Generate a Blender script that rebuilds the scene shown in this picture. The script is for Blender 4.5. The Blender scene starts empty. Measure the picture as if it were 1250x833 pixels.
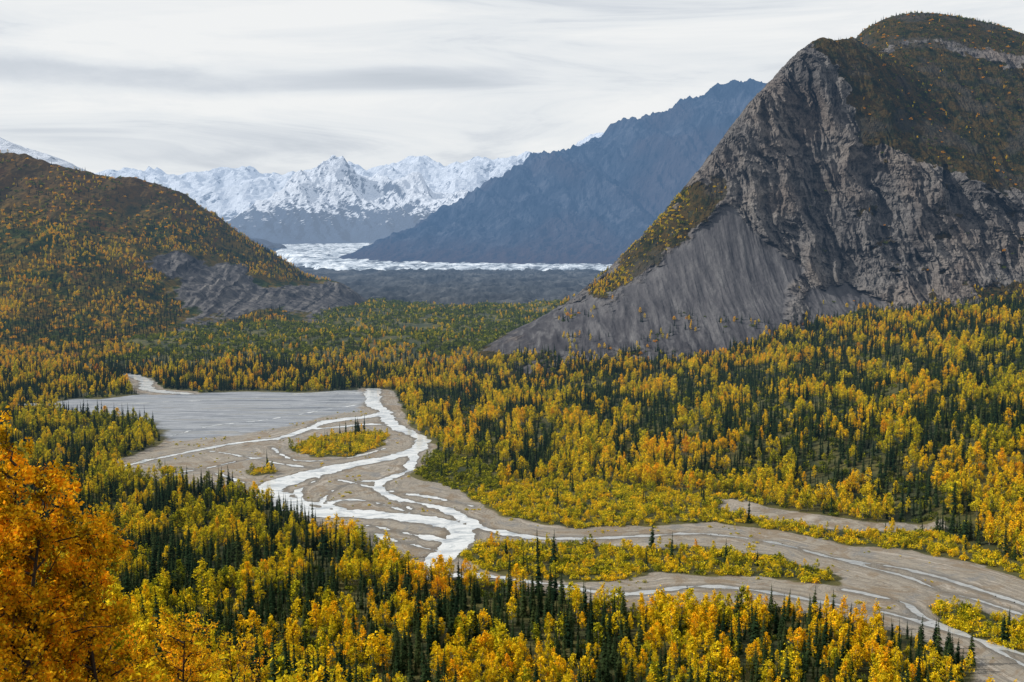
import bpy, math, numpy as np
from mathutils import Vector
rng=np.random.default_rng(7)
# ------------------------------------------------------------------ pixel back-projection helper
# Valley landmarks are image pixel positions seen from the camera (at x=0,y=0,z=200 m):
# horizontal / vertical pixel coordinates are turned into world metres once, here.
F=1215.0; TILT=math.atan(126.5/1215); CT=math.cos(TILT); ST=math.sin(TILT); EYE=200.0
def _r(a,b):
    v=(b-416.5)/F
    return (a-625)/F, CT-ST*v, -ST-CT*v
def P(a,b,d):
    x,y,z=_r(a,b); return (x/y*d, float(d), EYE+z/y*d)
def G(a,b,h=0.0):
    x,y,z=_r(a,b); d=(EYE-h)*y/-z; return (x/y*d, d)
def PL(l): return np.array([P(*q) for q in l])
def GL(l): return np.array([G(*q) for q in l])
# ------------------------------------------------------------------ numpy noise
_perm=np.random.default_rng(3).permutation(256).astype(np.int64); _perm=np.concatenate([_perm,_perm])
_ang=np.random.default_rng(4).random(256)*2*np.pi; _gx=np.cos(_ang); _gy=np.sin(_ang)
def pn(x,y):
    xi=np.floor(x); yi=np.floor(y); fx=x-xi; fy=y-yi
    xi=xi.astype(np.int64)&255; yi=yi.astype(np.int64)&255
    u=fx*fx*fx*(fx*(fx*6-15)+10); v=fy*fy*fy*(fy*(fy*6-15)+10)
    def g(ix,iy,dx,dy):
        h=_perm[_perm[ix&255]+(iy&255)]; return _gx[h]*dx+_gy[h]*dy
    a=g(xi,yi,fx,fy); b=g(xi+1,yi,fx-1,fy); c=g(xi,yi+1,fx,fy-1); d=g(xi+1,yi+1,fx-1,fy-1)
    return (a+(b-a)*u+((c+(d-c)*u)-(a+(b-a)*u))*v)*1.5
def fbm(x,y,o=5,g=.5,s=0.):
    r=0;a=1;t=0
    for i in range(o):
        r=r+a*pn(x*2**i+s+i*17.3,y*2**i+s*1.7+i*9.1); t+=a; a*=g
    return r/t
def ridged(x,y,o=5,g=.5,s=0.):
    r=0;a=1;t=0
    for i in range(o):
        n=1-np.abs(pn(x*2**i+s+i*13.7,y*2**i+s*1.3+i*7.9))*1.6
        r=r+a*n; t+=a; a*=g
    return r/t
def sstep(a,b,x):
    t=np.clip((x-a)/(b-a),0,1); return t*t*(3-2*t)
def sdf(x,y,poly):
    x=np.asarray(x,float); y=np.asarray(y,float)
    d=np.full(x.shape,1e18); s=np.zeros(x.shape,bool); n=len(poly)
    for i in range(n):
        ax,ay=poly[i][0],poly[i][1]; bx,by=poly[(i+1)%n][0],poly[(i+1)%n][1]
        ex,ey=bx-ax,by-ay; L=ex*ex+ey*ey+1e-9
        t=np.clip(((x-ax)*ex+(y-ay)*ey)/L,0,1)
        dx=x-ax-t*ex; dy=y-ay-t*ey; d=np.minimum(d,dx*dx+dy*dy)
        if ay!=by:
            c=((ay>y)!=(by>y))&(x<(bx-ax)*(y-ay)/(by-ay)+ax); s^=c
    d=np.sqrt(d); return np.where(s,-d,d)
class RBF:
    def __init__(s,pts,c=40.):
        p=np.array(pts,float); s.p=p[:,:2]; s.c=c
        n=len(p); r=np.hypot(p[:,None,0]-p[None,:,0],p[:,None,1]-p[None,:,1])
        A=np.zeros((n+3,n+3)); A[:n,:n]=-np.sqrt(r*r+c*c)
        A[:n,n]=1;A[:n,n+1]=p[:,0]/1000;A[:n,n+2]=p[:,1]/1000;A[n:,:n]=A[:n,n:].T
        b=np.zeros(n+3); b[:n]=p[:,2]; s.w=np.linalg.lstsq(A,b,rcond=None)[0]
    def __call__(s,x,y):
        n=len(s.p); r=s.w[n]+s.w[n+1]*x/1000+s.w[n+2]*y/1000
        for i in range(n): r=r-s.w[i]*np.sqrt((x-s.p[i,0])**2+(y-s.p[i,1])**2+s.c**2)
        return r
# ------------------------------------------------------------------ outlines traced in pixel coordinates
gravelA=GL([(440,474),(478,476),(492,500),(500,520),(535,545),(520,565),(500,580),(560,600),(620,632),(700,646),(780,642),(870,638),(950,648),(1030,665),(1110,673),(1200,690),(1300,727),(1400,785),(1400,880),(1185,855),(1190,810),(1140,784),(1060,762),(960,744),(860,738),(760,746),(660,724),(590,706),(530,704),(480,680),(430,655),(370,635),(330,612),(290,600),(220,592),(150,580),(130,568),(190,545),(200,535),(300,525),(400,508)])
silt=GL([(20,494),(60,491),(90,487),(130,486),(160,482),(230,481),(300,477),(360,479),(440,476),(455,490),(440,502),(390,512),(320,528),(250,537),(200,540),(185,515),(90,503)])
side=GL([(150,456),(185,462),(200,475),(240,478),(250,484),(180,486),(160,476)])
isl=[GL(q) for q in ([(558,678),(590,660),(640,662),(700,664),(780,668),(860,667),(950,680),(1025,702),(1025,716),(940,706),(860,702),(800,700),(740,712),(650,708),(590,698)],
 [(1128,738),(1180,738),(1230,755),(1320,775),(1320,812),(1220,790),(1150,765)],
 [(350,548),(380,535),(440,526),(476,530),(470,544),(430,558),(380,558)],
 [(300,575),(330,570),(340,578),(310,582)],[(190,572),(215,570),(220,577),(195,578)],
 [(655,688),(700,684),(740,690),(700,697)])]
strip=GL([(880,612),(960,622),(1050,636),(1150,642),(1150,650),(1040,648),(950,638),(880,622)])
bushband=GL([(480,585),(600,590),(700,585),(800,596),(900,608),(1000,632),(1130,652),(1300,700),(1300,745),(1100,682),(950,655),(870,643),(700,648),(620,632),(560,602)])
opengreen=GL([(500,545),(590,565),(620,600),(560,602),(500,582)])
channels=[
 ([(456,476),(455,492),(468,505),(400,515),(375,524),(340,535),(290,541),(240,550),(190,560),(130,574)],[12,9,8,7,6,5,4,4,3,2]),
 ([(468,505),(482,520),(512,534),(514,545),(490,555),(450,564),(400,574),(350,588),(325,600),(345,612),(385,626),(440,628),(500,632),(545,640),(565,652),(552,668),(536,684),(526,704)],[8,8,7,7,7,9,11,13,14,12,11,10,9,9,10,9,8,6]),
 ([(514,545),(502,562),(498,575),(470,586),(462,598),(480,608),(530,618),(560,630),(580,642),(556,656)],[5,4,4,5,4,4,4,5,6,7]),
 ([(375,524),(410,522),(450,518),(482,520)],[3,3,3,3]),
 ([(400,574),(380,590),(365,600),(372,612),(420,622)],[3,2,2,3,3]),
 ([(478,600),(540,610),(575,618)],[2.5,2,1.5]),
 ([(400,640),(450,642),(500,652),(555,662)],[2,2,3,4]),
 ([(575,642),(640,655),(700,658),(780,655),(860,652),(950,664),(1020,682),(1100,694),(1170,712),(1290,752)],[5.5,3.8,2.4,1.8,1.4,1.6,1.5,1.8,1.6,1.8]),
 ([(528,702),(600,704),(680,715),(760,726),(850,716),(930,722),(1000,735),(1080,748),(1150,768),(1290,812)],[5,2.6,2.0,2.2,1.6,1.7,1.7,1.5,1.5,1.8]),
 ([(1000,676),(1050,690),(1110,706),(1150,722),(1200,735),(1290,765)],[.4,1.0,1.2,.9,1.2,1.1]),
 ([(160,457),(178,466),(182,476),(230,481)],[9,9,9,6]),
 ([(95,449),(110,448),(125,449)],[6,9,6]),
 ([(60,500),(180,492),(300,487),(380,480),(440,480)],[1,2,1.5,2,3]),
 ([(200,535),(260,520),(330,512),(400,500),(455,492)],[1,1.5,1,1.5,3]),
 ([(330,545),(360,562),(420,560),(470,548)],[1,1.5,1.5,1]),
 ([(410,585),(440,592),(470,600),(500,622)],[.8,1.2,1.2,1.5]),
 ([(1030,720),(1100,735),(1125,752),(1200,785),(1290,835)],[.6,1.1,1.0,1.2,1.2]),
 ([(200,580),(250,572),(310,560),(350,562)],[.5,1.2,1.2,1]),
 ([(420,655),(450,650),(480,660),(530,672)],[.8,1.6,1.6,2]),
 ([(300,590),(270,580),(230,572),(180,572)],[1.5,1,.8,.5]),
 ([(385,626),(410,612),(450,612),(500,626)],[1.2,1.5,1.5,1.5]),
 ([(470,586),(430,590),(400,604),(385,626)],[1.2,1.2,1.2,1.5]),
 ([(250,550),(290,556),(340,566),(400,574)],[.8,1.2,1.2,1.5]),
]
rslope=[(1250,640,640),(1250,560,740),(1250,500,900),(1250,430,1120),(1250,375,1450),(1080,390,1450),(1000,620,720),(1000,540,850),(1000,460,1200),(850,590,810),(850,500,1050),(850,455,1300),(700,560,890),(700,485,1200),(600,540,960),(600,475,1330),(520,480,1271),(1500,500,900),(1500,640,640),(1500,375,1450),(1100,465,1080)]
midhill=[(450,384,2400),(560,380,2400),(650,386,2300),(300,445,1480),(420,412,1750),(520,412,1800),(350,402,2000),(600,430,1600)]
gp=[tuple(q) for q in PL(rslope)]+[tuple(q) for q in PL(midhill)]
for q in list(gravelA[::2])+list(silt[::3]): gp.append((q[0],q[1],0.))
for q in GL([(0,520),(0,600),(200,640),(600,800),(1000,833),(1250,833),(-100,462),(0,460),(200,458),(400,462)]): gp.append((q[0],q[1],0.))
gp+=[(-1400,600,0),(-1400,1300,0),(0,100,0),(900,100,10),(500,300,0),(-600,200,0)]
gp+=[(x,3100,0) for x in (-2200,-1400,-700,0,700,1500,2500)]+[(2500,600,60),(2500,1500,120),(-2600,2000,20)]
groundR=RBF(gp,30.)
def flatmask(x,y):
    d=np.minimum(np.minimum(sdf(x,y,gravelA),sdf(x,y,silt)),sdf(x,y,side)); return sstep(6,90,d)
def Hg(x,y):
    x=np.asarray(x,float);y=np.asarray(y,float)
    z=np.zeros(x.shape); m=(y>300)&(y<3100)&(np.abs(x)<2600)
    if m.any():
        fm=flatmask(x[m],y[m])
        z[m]=np.maximum(groundR(x[m],y[m]),-1)*fm*sstep(300,420,y[m])*sstep(3100,2800,y[m])+fm*fbm(x[m]/70,y[m]/70,4)*2.2+fm*sstep(560,700,y[m])*sstep(-60,80,x[m])*fbm(x[m]/110,y[m]/150,3,.5,14.)*16+fm*sstep(1500,1750,y[m])*fbm(x[m]/260,y[m]/300,3,.5,24.)*22
    hill=180-.5*y-.35*x+18*np.exp(-(x*x+y*y)/40**2)+fbm(x/90,y/90,4)*7*sstep(60,150,np.hypot(x,y))
    hill=np.minimum(hill,260)*sstep(1300,900,y)
    hill=np.where(x<-600,hill*sstep(-1500,-600,x),hill)
    hill=np.maximum(hill,0)
    z=np.maximum(z,hill)
    m=(y>2600)&(y<6800)
    if m.any():
        a=sstep(2750,3050,y[m])
        z[m]+=a*(ridged(x[m]/230,y[m]/380,6,.6)*50-28+sstep(3600,6000,y[m])*2)
    return z
# ---- rocky mountain
lr=[(975,70,1900),(940,115,1850),(905,165,1820),(860,215,1800),(830,255,1780),(790,300,1760),(745,337,1750),(700,372,1700),(640,408,1620),(560,460,1424)]
lf=[(885,250,1745),(905,250,1755),(700,445,1400),(800,450,1380),(900,450,1370),(975,430,1420),(985,335,1650),(930,292,1705),(800,370,1560),(880,350,1590),
    (1080,372,1610),(1150,360,1630),(1230,345,1650),(1080,400,1500),(1150,400,1500),(1230,390,1500),(1020,215,1800),(960,180,1810),(940,230,1775),(1100,212,1765),(1180,222,1765),(1250,300,1700),(1250,240,1765),(1040,330,1685),(1150,300,1705),(1090,290,1710),(1000,120,1860),(1040,200,1800)]
lt=[(1000,50,1950),(1040,47,2000),(1012,80,1890),(1042,140,1835),(1068,188,1790),(1150,66,2130),(1250,72,2160),(1150,150,1920),(1112,190,1800),(1250,180,1890),(1045,56,2250),(1052,38,2380),(1085,30,2420),(1150,31,2430),(1200,40,2420),(1250,56,2400),(1350,75,2350),(1500,150,2050),(1500,330,1550)]
lp=[tuple(q) for q in PL(lr+lf+lt)]
for i,q in enumerate(PL(lr)):
    lp.append((q[0]-70,q[1]+260,q[2]*.40-15))
lp+=[(x-20,y,z-25) for x,y,z in PL([(600,490,1200),(700,475,1250),(850,470,1230),(1000,460,1230),(1120,450,1200),(1250,430,1150),(1500,430,1150)])]
lp+=[(x,3100,-30) for x in (-300,200,700,1300,2000)]+[(2300,1500,60),(2300,2300,120),(-300,1300,-30),(-300,2000,-30),(-200,1650,-30),(600,2650,150),(1200,2800,250)]
lionR=RBF(lp,9.)
screeP=PL([(885,246,1740),(860,272,1710),(800,318,1680),(750,346,1650),(690,383,1580),(600,432,1440),(540,475,1400),(850,500,1300),(960,480,1320),(978,425,1420),(970,370,1520),(988,330,1640),(930,288,1690),(897,256,1740)])[:,[0,2]]
scree2=PL([(990,350,1640),(1040,345,1640),(1085,372,1600),(1060,400,1480),(1000,410,1460),(980,395,1500)])[:,[0,2]]
vegTop=PL([(985,40,1930),(1018,75,1890),(1035,120,1850),(1055,172,1800),(1100,198,1780),(1170,210,1770),(1225,232,1760),(1262,250,1760),(1500,260,1740),(1500,-40,2300),(1262,40,2200),(1240,80,2150),(1150,62,2150),(1060,48,2200)])[:,[0,2]]
vegRidge=PL([(720,358,1740),(800,275,1750),(850,218,1790),(888,222,1780),(886,244,1750),(862,268,1720),(810,310,1700),(770,347,1660),(735,368,1640)])[:,[0,2]]
def lion_base(x,y):
    return lionR(x,y)+fbm(x/160,y/160,3,.5,5.)*8
def lion_masks(x,y,z):
    nz=fbm(x/45,z/45+y/90,4,.6,11.)
    s=np.minimum(sdf(x,z,screeP),sdf(x,z,scree2))+nz*16
    scree=sstep(5,-5,s)
    scree=np.where(y>1860,0,scree)
    v=np.minimum(sdf(x,z,vegTop)+nz*45+fbm(x/120,z/100,3,.5,17.)*35,sdf(x,z,vegRidge)+nz*22)
    veg=sstep(10,-10,v)
    foot=sstep(75,50,z+nz*30)*sstep(560,640,x)
    rightfoot=sstep(135,105,z+nz*40)*sstep(700,780,x)
    gul=sstep(.2,.3,fbm(x/60,z/30,4,.6,31.))*sstep(330,200,z)*sstep(500,620,x)*.8
    veg=np.maximum(np.maximum(veg,foot*(1-scree)),np.maximum(rightfoot,gul*(1-scree)))
    veg=np.maximum(veg,sstep(2120,2200,y)*.85)
    toe=sstep(34,12,z+nz*36)
    veg=np.maximum(veg,toe); scree=scree*(1-toe)
    return scree*(1-veg*.999),veg
# ---- left hill
lh=[(-100,180,2600),(0,190,2600),(60,200,2650),(130,215,2700),(180,225,2700),(215,235,2700),(235,255,2700),(265,265,2720),(300,290,2750),(340,315,2780),(375,335,2800),(410,345,2800),(435,362,2800),(446,378,2780),(0,440,1550),(200,440,1600),(380,400,2150),(0,350,2000),(100,300,2200),(250,330,2400),(200,390,2000),(300,350,2450),(330,400,2100),(0,270,2300),(180,285,2450),(190,315,2350),(230,375,2150)]
LH=PL(lh); hp=[tuple(q) for q in LH]
for q in LH[:14]: hp.append((q[0]-60,q[1]+420,q[2]*.5-40))
hp+=[(x,3900,-40) for x in (-2600,-1500,-600,0)]+[(-3000,1500,200),(-3000,2600,420),(-1800,1500,60),(-100,2700,-40),(-100,2200,-30),(-300,1700,-20),(-600,1450,-10),(-1400,1400,-10),(-100,3300,-40)]
lhR=RBF(hp,30.)
lhCliff=PL([(185,308,2380),(230,314,2400),(280,328,2450),(335,346,2550),(385,346,2700),(430,350,2700),(452,380,2700),(400,383,2500),(350,372,2400),(300,382,2300),(255,388,2150),(215,360,2200)])[:,[0,2]]
def lhill(x,y):
    z=lhR(x,y)
    return z+(fbm(x/240,y/240,5,.5,3.)*24+ridged(x/170,y/300,5,.55,8.)*34-20)*sstep(0,120,z)
# ------------------------------------------------------------------ mesh helpers
COL=bpy.context.scene.collection
def mesh_np(name,V,Fq,mats=(),attrs={},smooth=True,midx=None,link=True):
    me=bpy.data.meshes.new(name); V=np.asarray(V,np.float32); Fq=np.asarray(Fq,np.int32); k=Fq.shape[1]
    me.vertices.add(len(V)); me.vertices.foreach_set('co',V.ravel())
    me.loops.add(Fq.size); me.loops.foreach_set('vertex_index',Fq.ravel())
    me.polygons.add(len(Fq)); me.polygons.foreach_set('loop_start',np.arange(0,Fq.size,k,dtype=np.int32))
    try: me.polygons.foreach_set('loop_total',np.full(len(Fq),k,np.int32))
    except Exception: pass
    if midx is not None: me.polygons.foreach_set('material_index',np.asarray(midx,np.int32))
    me.polygons.foreach_set('use_smooth',np.full(len(Fq),smooth,bool))
    for n,a in attrs.items():
        at=me.attributes.new(n,'FLOAT','POINT'); at.data.foreach_set('value',np.asarray(a,np.float32).ravel())
    me.update(calc_edges=True)
    for m in mats: me.materials.append(m)
    ob=bpy.data.objects.new(name,me)
    if link: COL.objects.link(ob)
    return ob
def gridfaces(nx,ny):
    i=np.arange(nx-1)[None,:]+np.arange(ny-1)[:,None]*nx; i=i.ravel()
    return np.stack([i,i+1,i+nx+1,i+nx],1)
def axis(*segs):
    out=[]
    for a,b,s in segs: out.append(np.arange(a,b,s))
    out.append([segs[-1][1]]); return np.concatenate(out)
def hf(name,xs,ys,fn,mat,attrfn=None,disp=None,smooth=True):
    X,Y=np.meshgrid(xs,ys); Z=fn(X,Y); A=attrfn(X,Y,Z) if attrfn else {}
    if disp: X,Y,Z=disp(X,Y,Z,A)
    return mesh_np(name,np.stack([X.ravel(),Y.ravel(),Z.ravel()],1),gridfaces(len(xs),len(ys)),[mat],{k:v.ravel() for k,v in A.items()},smooth)
# ------------------------------------------------------------------ material helpers
class N:
    def __init__(s,name):
        s.m=bpy.data.materials.new(name); s.m.use_nodes=True; s.t=s.m.node_tree; s.t.nodes.clear()
        s.out=s.t.nodes.new('ShaderNodeOutputMaterial'); s.m.cycles.emission_sampling='NONE'
    def n(s,ty,**k):
        o=s.t.nodes.new(ty)
        for a,b in k.items(): setattr(o,a,b)
        return o
    def put(s,sock,v):
        if v is None: return
        if isinstance(v,bpy.types.NodeSocket): s.t.links.new(v,sock)
        else:
            if isinstance(v,(tuple,list)) and len(v)==3 and sock.type=='RGBA': v=(*v,1)
            sock.default_value=v
    def pos(s): return s.n('ShaderNodeNewGeometry').outputs['Position']
    def sep(s,v):
        o=s.n('ShaderNodeSeparateXYZ'); s.put(o.inputs[0],v); return o.outputs
    def comb(s,x,y,z):
        o=s.n('ShaderNodeCombineXYZ'); [s.put(o.inputs[i],q) for i,q in enumerate((x,y,z))]; return o.outputs[0]
    def attr(s,name,inst=False):
        o=s.n('ShaderNodeAttribute',attribute_name=name)
        if inst: o.attribute_type='INSTANCER'
        return o.outputs['Fac']
    def mapv(s,vec,sc,rot=(0,0,0)):
        o=s.n('ShaderNodeMapping'); s.put(o.inputs['Vector'],vec); o.inputs['Scale'].default_value=sc; o.inputs['Rotation'].default_value=rot
        return o.outputs[0]
    def noise(s,vec,scale,detail=6,rough=.55,dist=0):
        o=s.n('ShaderNodeTexNoise'); s.put(o.inputs['Vector'],vec); o.inputs['Scale'].default_value=scale
        o.inputs['Detail'].default_value=detail; o.inputs['Roughness'].default_value=rough; o.inputs['Distortion'].default_value=dist
        return o.outputs['Fac']
    def rng(s,v,a,b,c=0.,d=1.,smooth=True):
        o=s.n('ShaderNodeMapRange'); 
        if smooth: o.interpolation_type='SMOOTHSTEP'
        s.put(o.inputs['Value'],v)
        for i,q in zip(('From Min','From Max','To Min','To Max'),(a,b,c,d)): s.put(o.inputs[i],q)
        return o.outputs['Result']
    def math(s,op,a,b=None):
        o=s.n('ShaderNodeMath',operation=op); s.put(o.inputs[0],a); 
        if b is not None: s.put(o.inputs[1],b)
        return o.outputs[0]
    def mix(s,f,a,b,mode='MIX'):
        o=s.n('ShaderNodeMix',data_type='RGBA',blend_type=mode); s.put(o.inputs[0],f); s.put(o.inputs[6],a); s.put(o.inputs[7],b); return o.outputs[2]
    def ramp(s,f,stops):
        o=s.n('ShaderNodeValToRGB'); s.put(o.inputs[0],f); e=o.color_ramp.elements
        while len(e)<len(stops): e.new(.5)
        for i,(p,c) in enumerate(stops): e[i].position=p; e[i].color=(*c,1)
        return o.outputs[0]
    def bump(s,h,dist,st=1.):
        o=s.n('ShaderNodeBump'); s.put(o.inputs['Height'],h); o.inputs['Distance'].default_value=dist; o.inputs['Strength'].default_value=st
        return o.outputs[0]
    def bsdf(s,col,rough=.9,normal=None,spec=.2):
        if rough>=.9:
            o=s.n('ShaderNodeBsdfDiffuse'); s.put(o.inputs['Color'],col)
        else:
            o=s.n('ShaderNodeBsdfPrincipled'); s.put(o.inputs['Base Color'],col); s.put(o.inputs['Roughness'],rough)
            s.put(o.inputs['Specular IOR Level'],spec)
        if normal is not None: s.put(o.inputs['Normal'],normal)
        return o.outputs[0]
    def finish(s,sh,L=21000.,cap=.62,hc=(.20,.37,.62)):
        # painted haze: bluish emission mixed into every material, stronger with distance
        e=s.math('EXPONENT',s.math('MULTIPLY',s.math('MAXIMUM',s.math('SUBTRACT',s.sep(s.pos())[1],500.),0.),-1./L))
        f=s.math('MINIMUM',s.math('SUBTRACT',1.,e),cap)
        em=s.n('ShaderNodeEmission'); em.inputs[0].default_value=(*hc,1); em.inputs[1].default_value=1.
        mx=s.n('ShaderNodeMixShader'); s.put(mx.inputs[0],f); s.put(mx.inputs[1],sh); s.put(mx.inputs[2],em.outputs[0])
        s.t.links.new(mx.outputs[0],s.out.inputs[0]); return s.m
# ground
m=N('valley_ground'); p=m.pos()
n1=m.noise(p,.03,5,.6); n2=m.noise(p,.25,3,.6)
floor=m.mix(m.rng(n1,.4,.62),(.022,.030,.011),(.085,.075,.02))
floor=m.mix(m.rng(n2,.5,.7,0,.6),floor,(.05,.06,.02))
sr=m.attr('sd_river'); pp=m.sep(p)
fv=m.comb(m.math('MULTIPLY',sr,.16),m.math('MULTIPLY',pp[0],.014),m.math('MULTIPLY',pp[1],.014))
nf=m.noise(fv,1.,7,.70,.9); nf2=m.noise(p,.04,5,.64,1.2); nfine=m.noise(p,.6,4,.78)
grav=m.ramp(nf,[(.30,(.10,.090,.078)),(.40,(.20,.175,.145)),(.47,(.27,.242,.20)),(.51,(.15,.135,.115)),(.56,(.24,.21,.175)),(.64,(.33,.30,.26)),(.72,(.15,.13,.108))])
grav=m.mix(m.rng(nf2,.51,.60,0,.65),grav,(.17,.125,.080))
grav=m.mix(m.rng(nf2,.44,.34,0,.60),grav,(.14,.145,.15))
grav=m.mix(m.rng(nfine,.54,.70,0,.55),grav,(.07,.060,.043))
grav=m.mix(m.rng(sr,5.,1.,0,.6),grav,(.085,.080,.072))
fs=m.mapv(p,(.004,.05,.02),(0,0,-.12)); ns=m.noise(fs,1.4,7,.72,1.)
siltc=m.ramp(ns,[(.3,(.09,.105,.125)),(.44,(.15,.165,.19)),(.51,(.29,.305,.33)),(.55,(.16,.175,.195)),(.62,(.25,.25,.245)),(.72,(.14,.14,.13))])
ge=m.math('ADD',m.attr('sd_gravel'),m.math('MULTIPLY',m.math('SUBTRACT',n1,.5),26.))
gm=m.rng(ge,2.,-1.)
se=m.math('ADD',m.attr('sd_silt'),m.math('MULTIPLY',m.math('SUBTRACT',n1,.5),40.)); sm=m.rng(se,3.,-10.)
col=m.mix(gm,floor,grav); col=m.mix(sm,col,siltc)
mor=m.ramp(m.noise(m.mapv(p,(.006,.0022,.006)),1.2,8,.75),[(.34,(.010,.011,.014)),(.5,(.027,.030,.034)),(.64,(.075,.077,.080))])
col=m.mix(m.rng(m.attr('moraine'),.3,.7),col,mor)
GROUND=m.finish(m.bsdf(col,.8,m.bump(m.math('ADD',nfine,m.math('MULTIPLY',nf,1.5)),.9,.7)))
# river
m=N('glacial_river_water'); p=m.pos(); sp=m.sep(p)
nw=m.noise(m.mapv(p,(.025,.05,.02)),2.,5,.7,1.)
wc=m.ramp(nw,[(.35,(.21,.235,.26)),(.48,(.40,.425,.44)),(.56,(.55,.565,.57)),(.68,(.40,.42,.44))])
dull=m.math('MULTIPLY',m.rng(sp[0],-20.,50.),.65)
wc=m.mix(dull,wc,(.21,.215,.215))
WATER=m.finish(m.bsdf(wc,.2,m.bump(m.noise(p,.7,3,.6),.15,.6),.5))
# rocky mountain
m=N('mountain_rock'); p=m.pos(); pz=m.sep(p)[2]
r1=m.noise(m.mapv(p,(.016,.016,.006),(.0,.35,0)),1.,7,.68,.8); r2=m.noise(m.mapv(p,(.09,.09,.012),(0,-.25,0)),1.,5,.62,.4)
r3=m.noise(p,.006,3,.5); r4=m.noise(m.mapv(p,(.014,.014,.085),(0,.45,0)),1.,6,.7,.8)
rock=m.ramp(r1,[(.30,(.064,.061,.062)),(.45,(.115,.108,.106)),(.56,(.155,.145,.139)),(.72,(.24,.222,.205))])
rock=m.mix(m.rng(r2,.46,.36,0,.7),rock,(.034,.033,.035))
rock=m.mix(m.rng(r4,.46,.36,0,.55),rock,(.046,.043,.045))
rock=m.mix(m.rng(r3,.46,.64,0,.4),rock,(.180,.142,.115))
ck=m.math('ABSOLUTE',m.math('SUBTRACT',m.noise(m.mapv(p,(.035,.035,.016),(0,.5,0)),1.,5,.7,1.2),.5))
rock=m.mix(m.rng(ck,.024,.0,0,.7),rock,(.020,.019,.021))
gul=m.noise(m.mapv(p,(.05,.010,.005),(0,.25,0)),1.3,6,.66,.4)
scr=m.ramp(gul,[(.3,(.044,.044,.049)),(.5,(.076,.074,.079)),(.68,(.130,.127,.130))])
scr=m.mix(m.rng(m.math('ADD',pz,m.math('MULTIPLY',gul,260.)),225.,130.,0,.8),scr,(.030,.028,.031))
scr=m.mix(m.rng(m.noise(p,.35,3,.8),.3,.75,0,.4),scr,(.042,.041,.045))
v1=m.noise(p,.035,6,.68); v2=m.noise(p,.2,3,.6); v3=m.noise(p,.011,4,.6)
veg=m.ramp(v1,[(.33,(.010,.014,.008)),(.46,(.024,.026,.012)),(.54,(.062,.042,.015)),(.62,(.026,.029,.014)),(.74,(.075,.066,.054))])
veg=m.mix(m.rng(v2,.58,.74,0,.4),veg,(.17,.095,.018))
veg=m.mix(m.rng(v3,.50,.62,0,.6),veg,(.060,.054,.047))
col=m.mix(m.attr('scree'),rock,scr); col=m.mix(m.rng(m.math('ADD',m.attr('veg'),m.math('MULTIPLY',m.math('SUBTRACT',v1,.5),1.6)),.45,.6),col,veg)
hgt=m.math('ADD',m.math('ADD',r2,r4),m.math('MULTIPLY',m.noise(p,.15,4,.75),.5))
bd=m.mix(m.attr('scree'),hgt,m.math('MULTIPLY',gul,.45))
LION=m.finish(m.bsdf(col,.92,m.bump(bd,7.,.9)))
# left hill
m=N('autumn_hillside'); p=m.pos(); pz=m.sep(p)[2]
h1=m.noise(m.mapv(p,(.008,.006,.012)),1.5,6,.68,.6); h2=m.noise(p,.05,5,.65)
hv=m.ramp(h1,[(.3,(.020,.034,.013)),(.43,(.040,.050,.016)),(.5,(.12,.080,.018)),(.56,(.050,.055,.02)),(.62,(.11,.058,.018)),(.7,(.040,.050,.022))])
hv=m.mix(m.rng(h2,.56,.70,0,.6),hv,(.18,.115,.018))
hv=m.mix(m.rng(h2,.47,.36,0,.85),hv,(.012,.021,.010))
hv=m.mix(m.rng(m.math('ADD',pz,m.math('MULTIPLY',h2,200.)),300.,430.,0,.6),hv,(.080,.044,.022))
cr=m.noise(m.mapv(p,(.03,.03,.006),(0,.3,0)),1.,6,.70,.6)
hc=m.ramp(cr,[(.35,(.038,.038,.041)),(.5,(.088,.084,.085)),(.65,(.155,.145,.136))])
col=m.mix(m.rng(m.math('ADD',m.attr('cliff'),m.math('MULTIPLY',m.math('SUBTRACT',h2,.5),1.4)),.4,.65),hv,hc)
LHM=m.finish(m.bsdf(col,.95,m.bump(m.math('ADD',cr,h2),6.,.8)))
# blue ridge
m=N('distant_ridge_rock'); p=m.pos(); pz=m.sep(p)[2]
q1=m.noise(m.mapv(p,(.0022,.0022,.0009),(0,.5,0)),2.,8,.75,.5); q2=m.noise(p,.0012,4,.5); 
rc=m.ramp(q1,[(.34,(.012,.016,.023)),(.5,(.036,.043,.058)),(.64,(.10,.105,.125))])  # bluish rock tones carry part of the painted haze
rc=m.mix(m.rng(q2,.45,.6,0,.5),rc,(.080,.056,.052))
low=m.rng(m.math('ADD',pz,m.math('MULTIPLY',q1,300.)),420.,180.)
rc=m.mix(low,rc,(.060,.036,.028))
snw=m.rng(m.math('ADD',pz,m.math('MULTIPLY',q1,900.)),1930.,2050.,0,.7)
rc=m.mix(snw,rc,(.5,.55,.6))
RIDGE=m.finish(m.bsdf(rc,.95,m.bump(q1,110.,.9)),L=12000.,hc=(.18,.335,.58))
# snow
m=N('snowy_mountain'); p=m.pos(); g=m.n('ShaderNodeNewGeometry'); pz=m.sep(p)[2]; sn=m.sep(g.outputs['True Normal'])
q1=m.noise(m.mapv(p,(.0016,.0016,.0022)),2.,8,.74,.3)
k=m.math('ADD',m.math('MULTIPLY',sn[2],1.3),m.math('MULTIPLY',m.math('SUBTRACT',q1,.5),1.7))
k=m.math('ADD',k,m.rng(pz,150.,760.,-1.05,.02,False))
c=m.mix(m.rng(k,.62,.80),(.045,.07,.12),(.76,.80,.88))
SNOW=m.finish(m.bsdf(c,.9,m.bump(q1,190.,.9)),L=26000.,cap=.6,hc=(.42,.56,.77))
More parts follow.
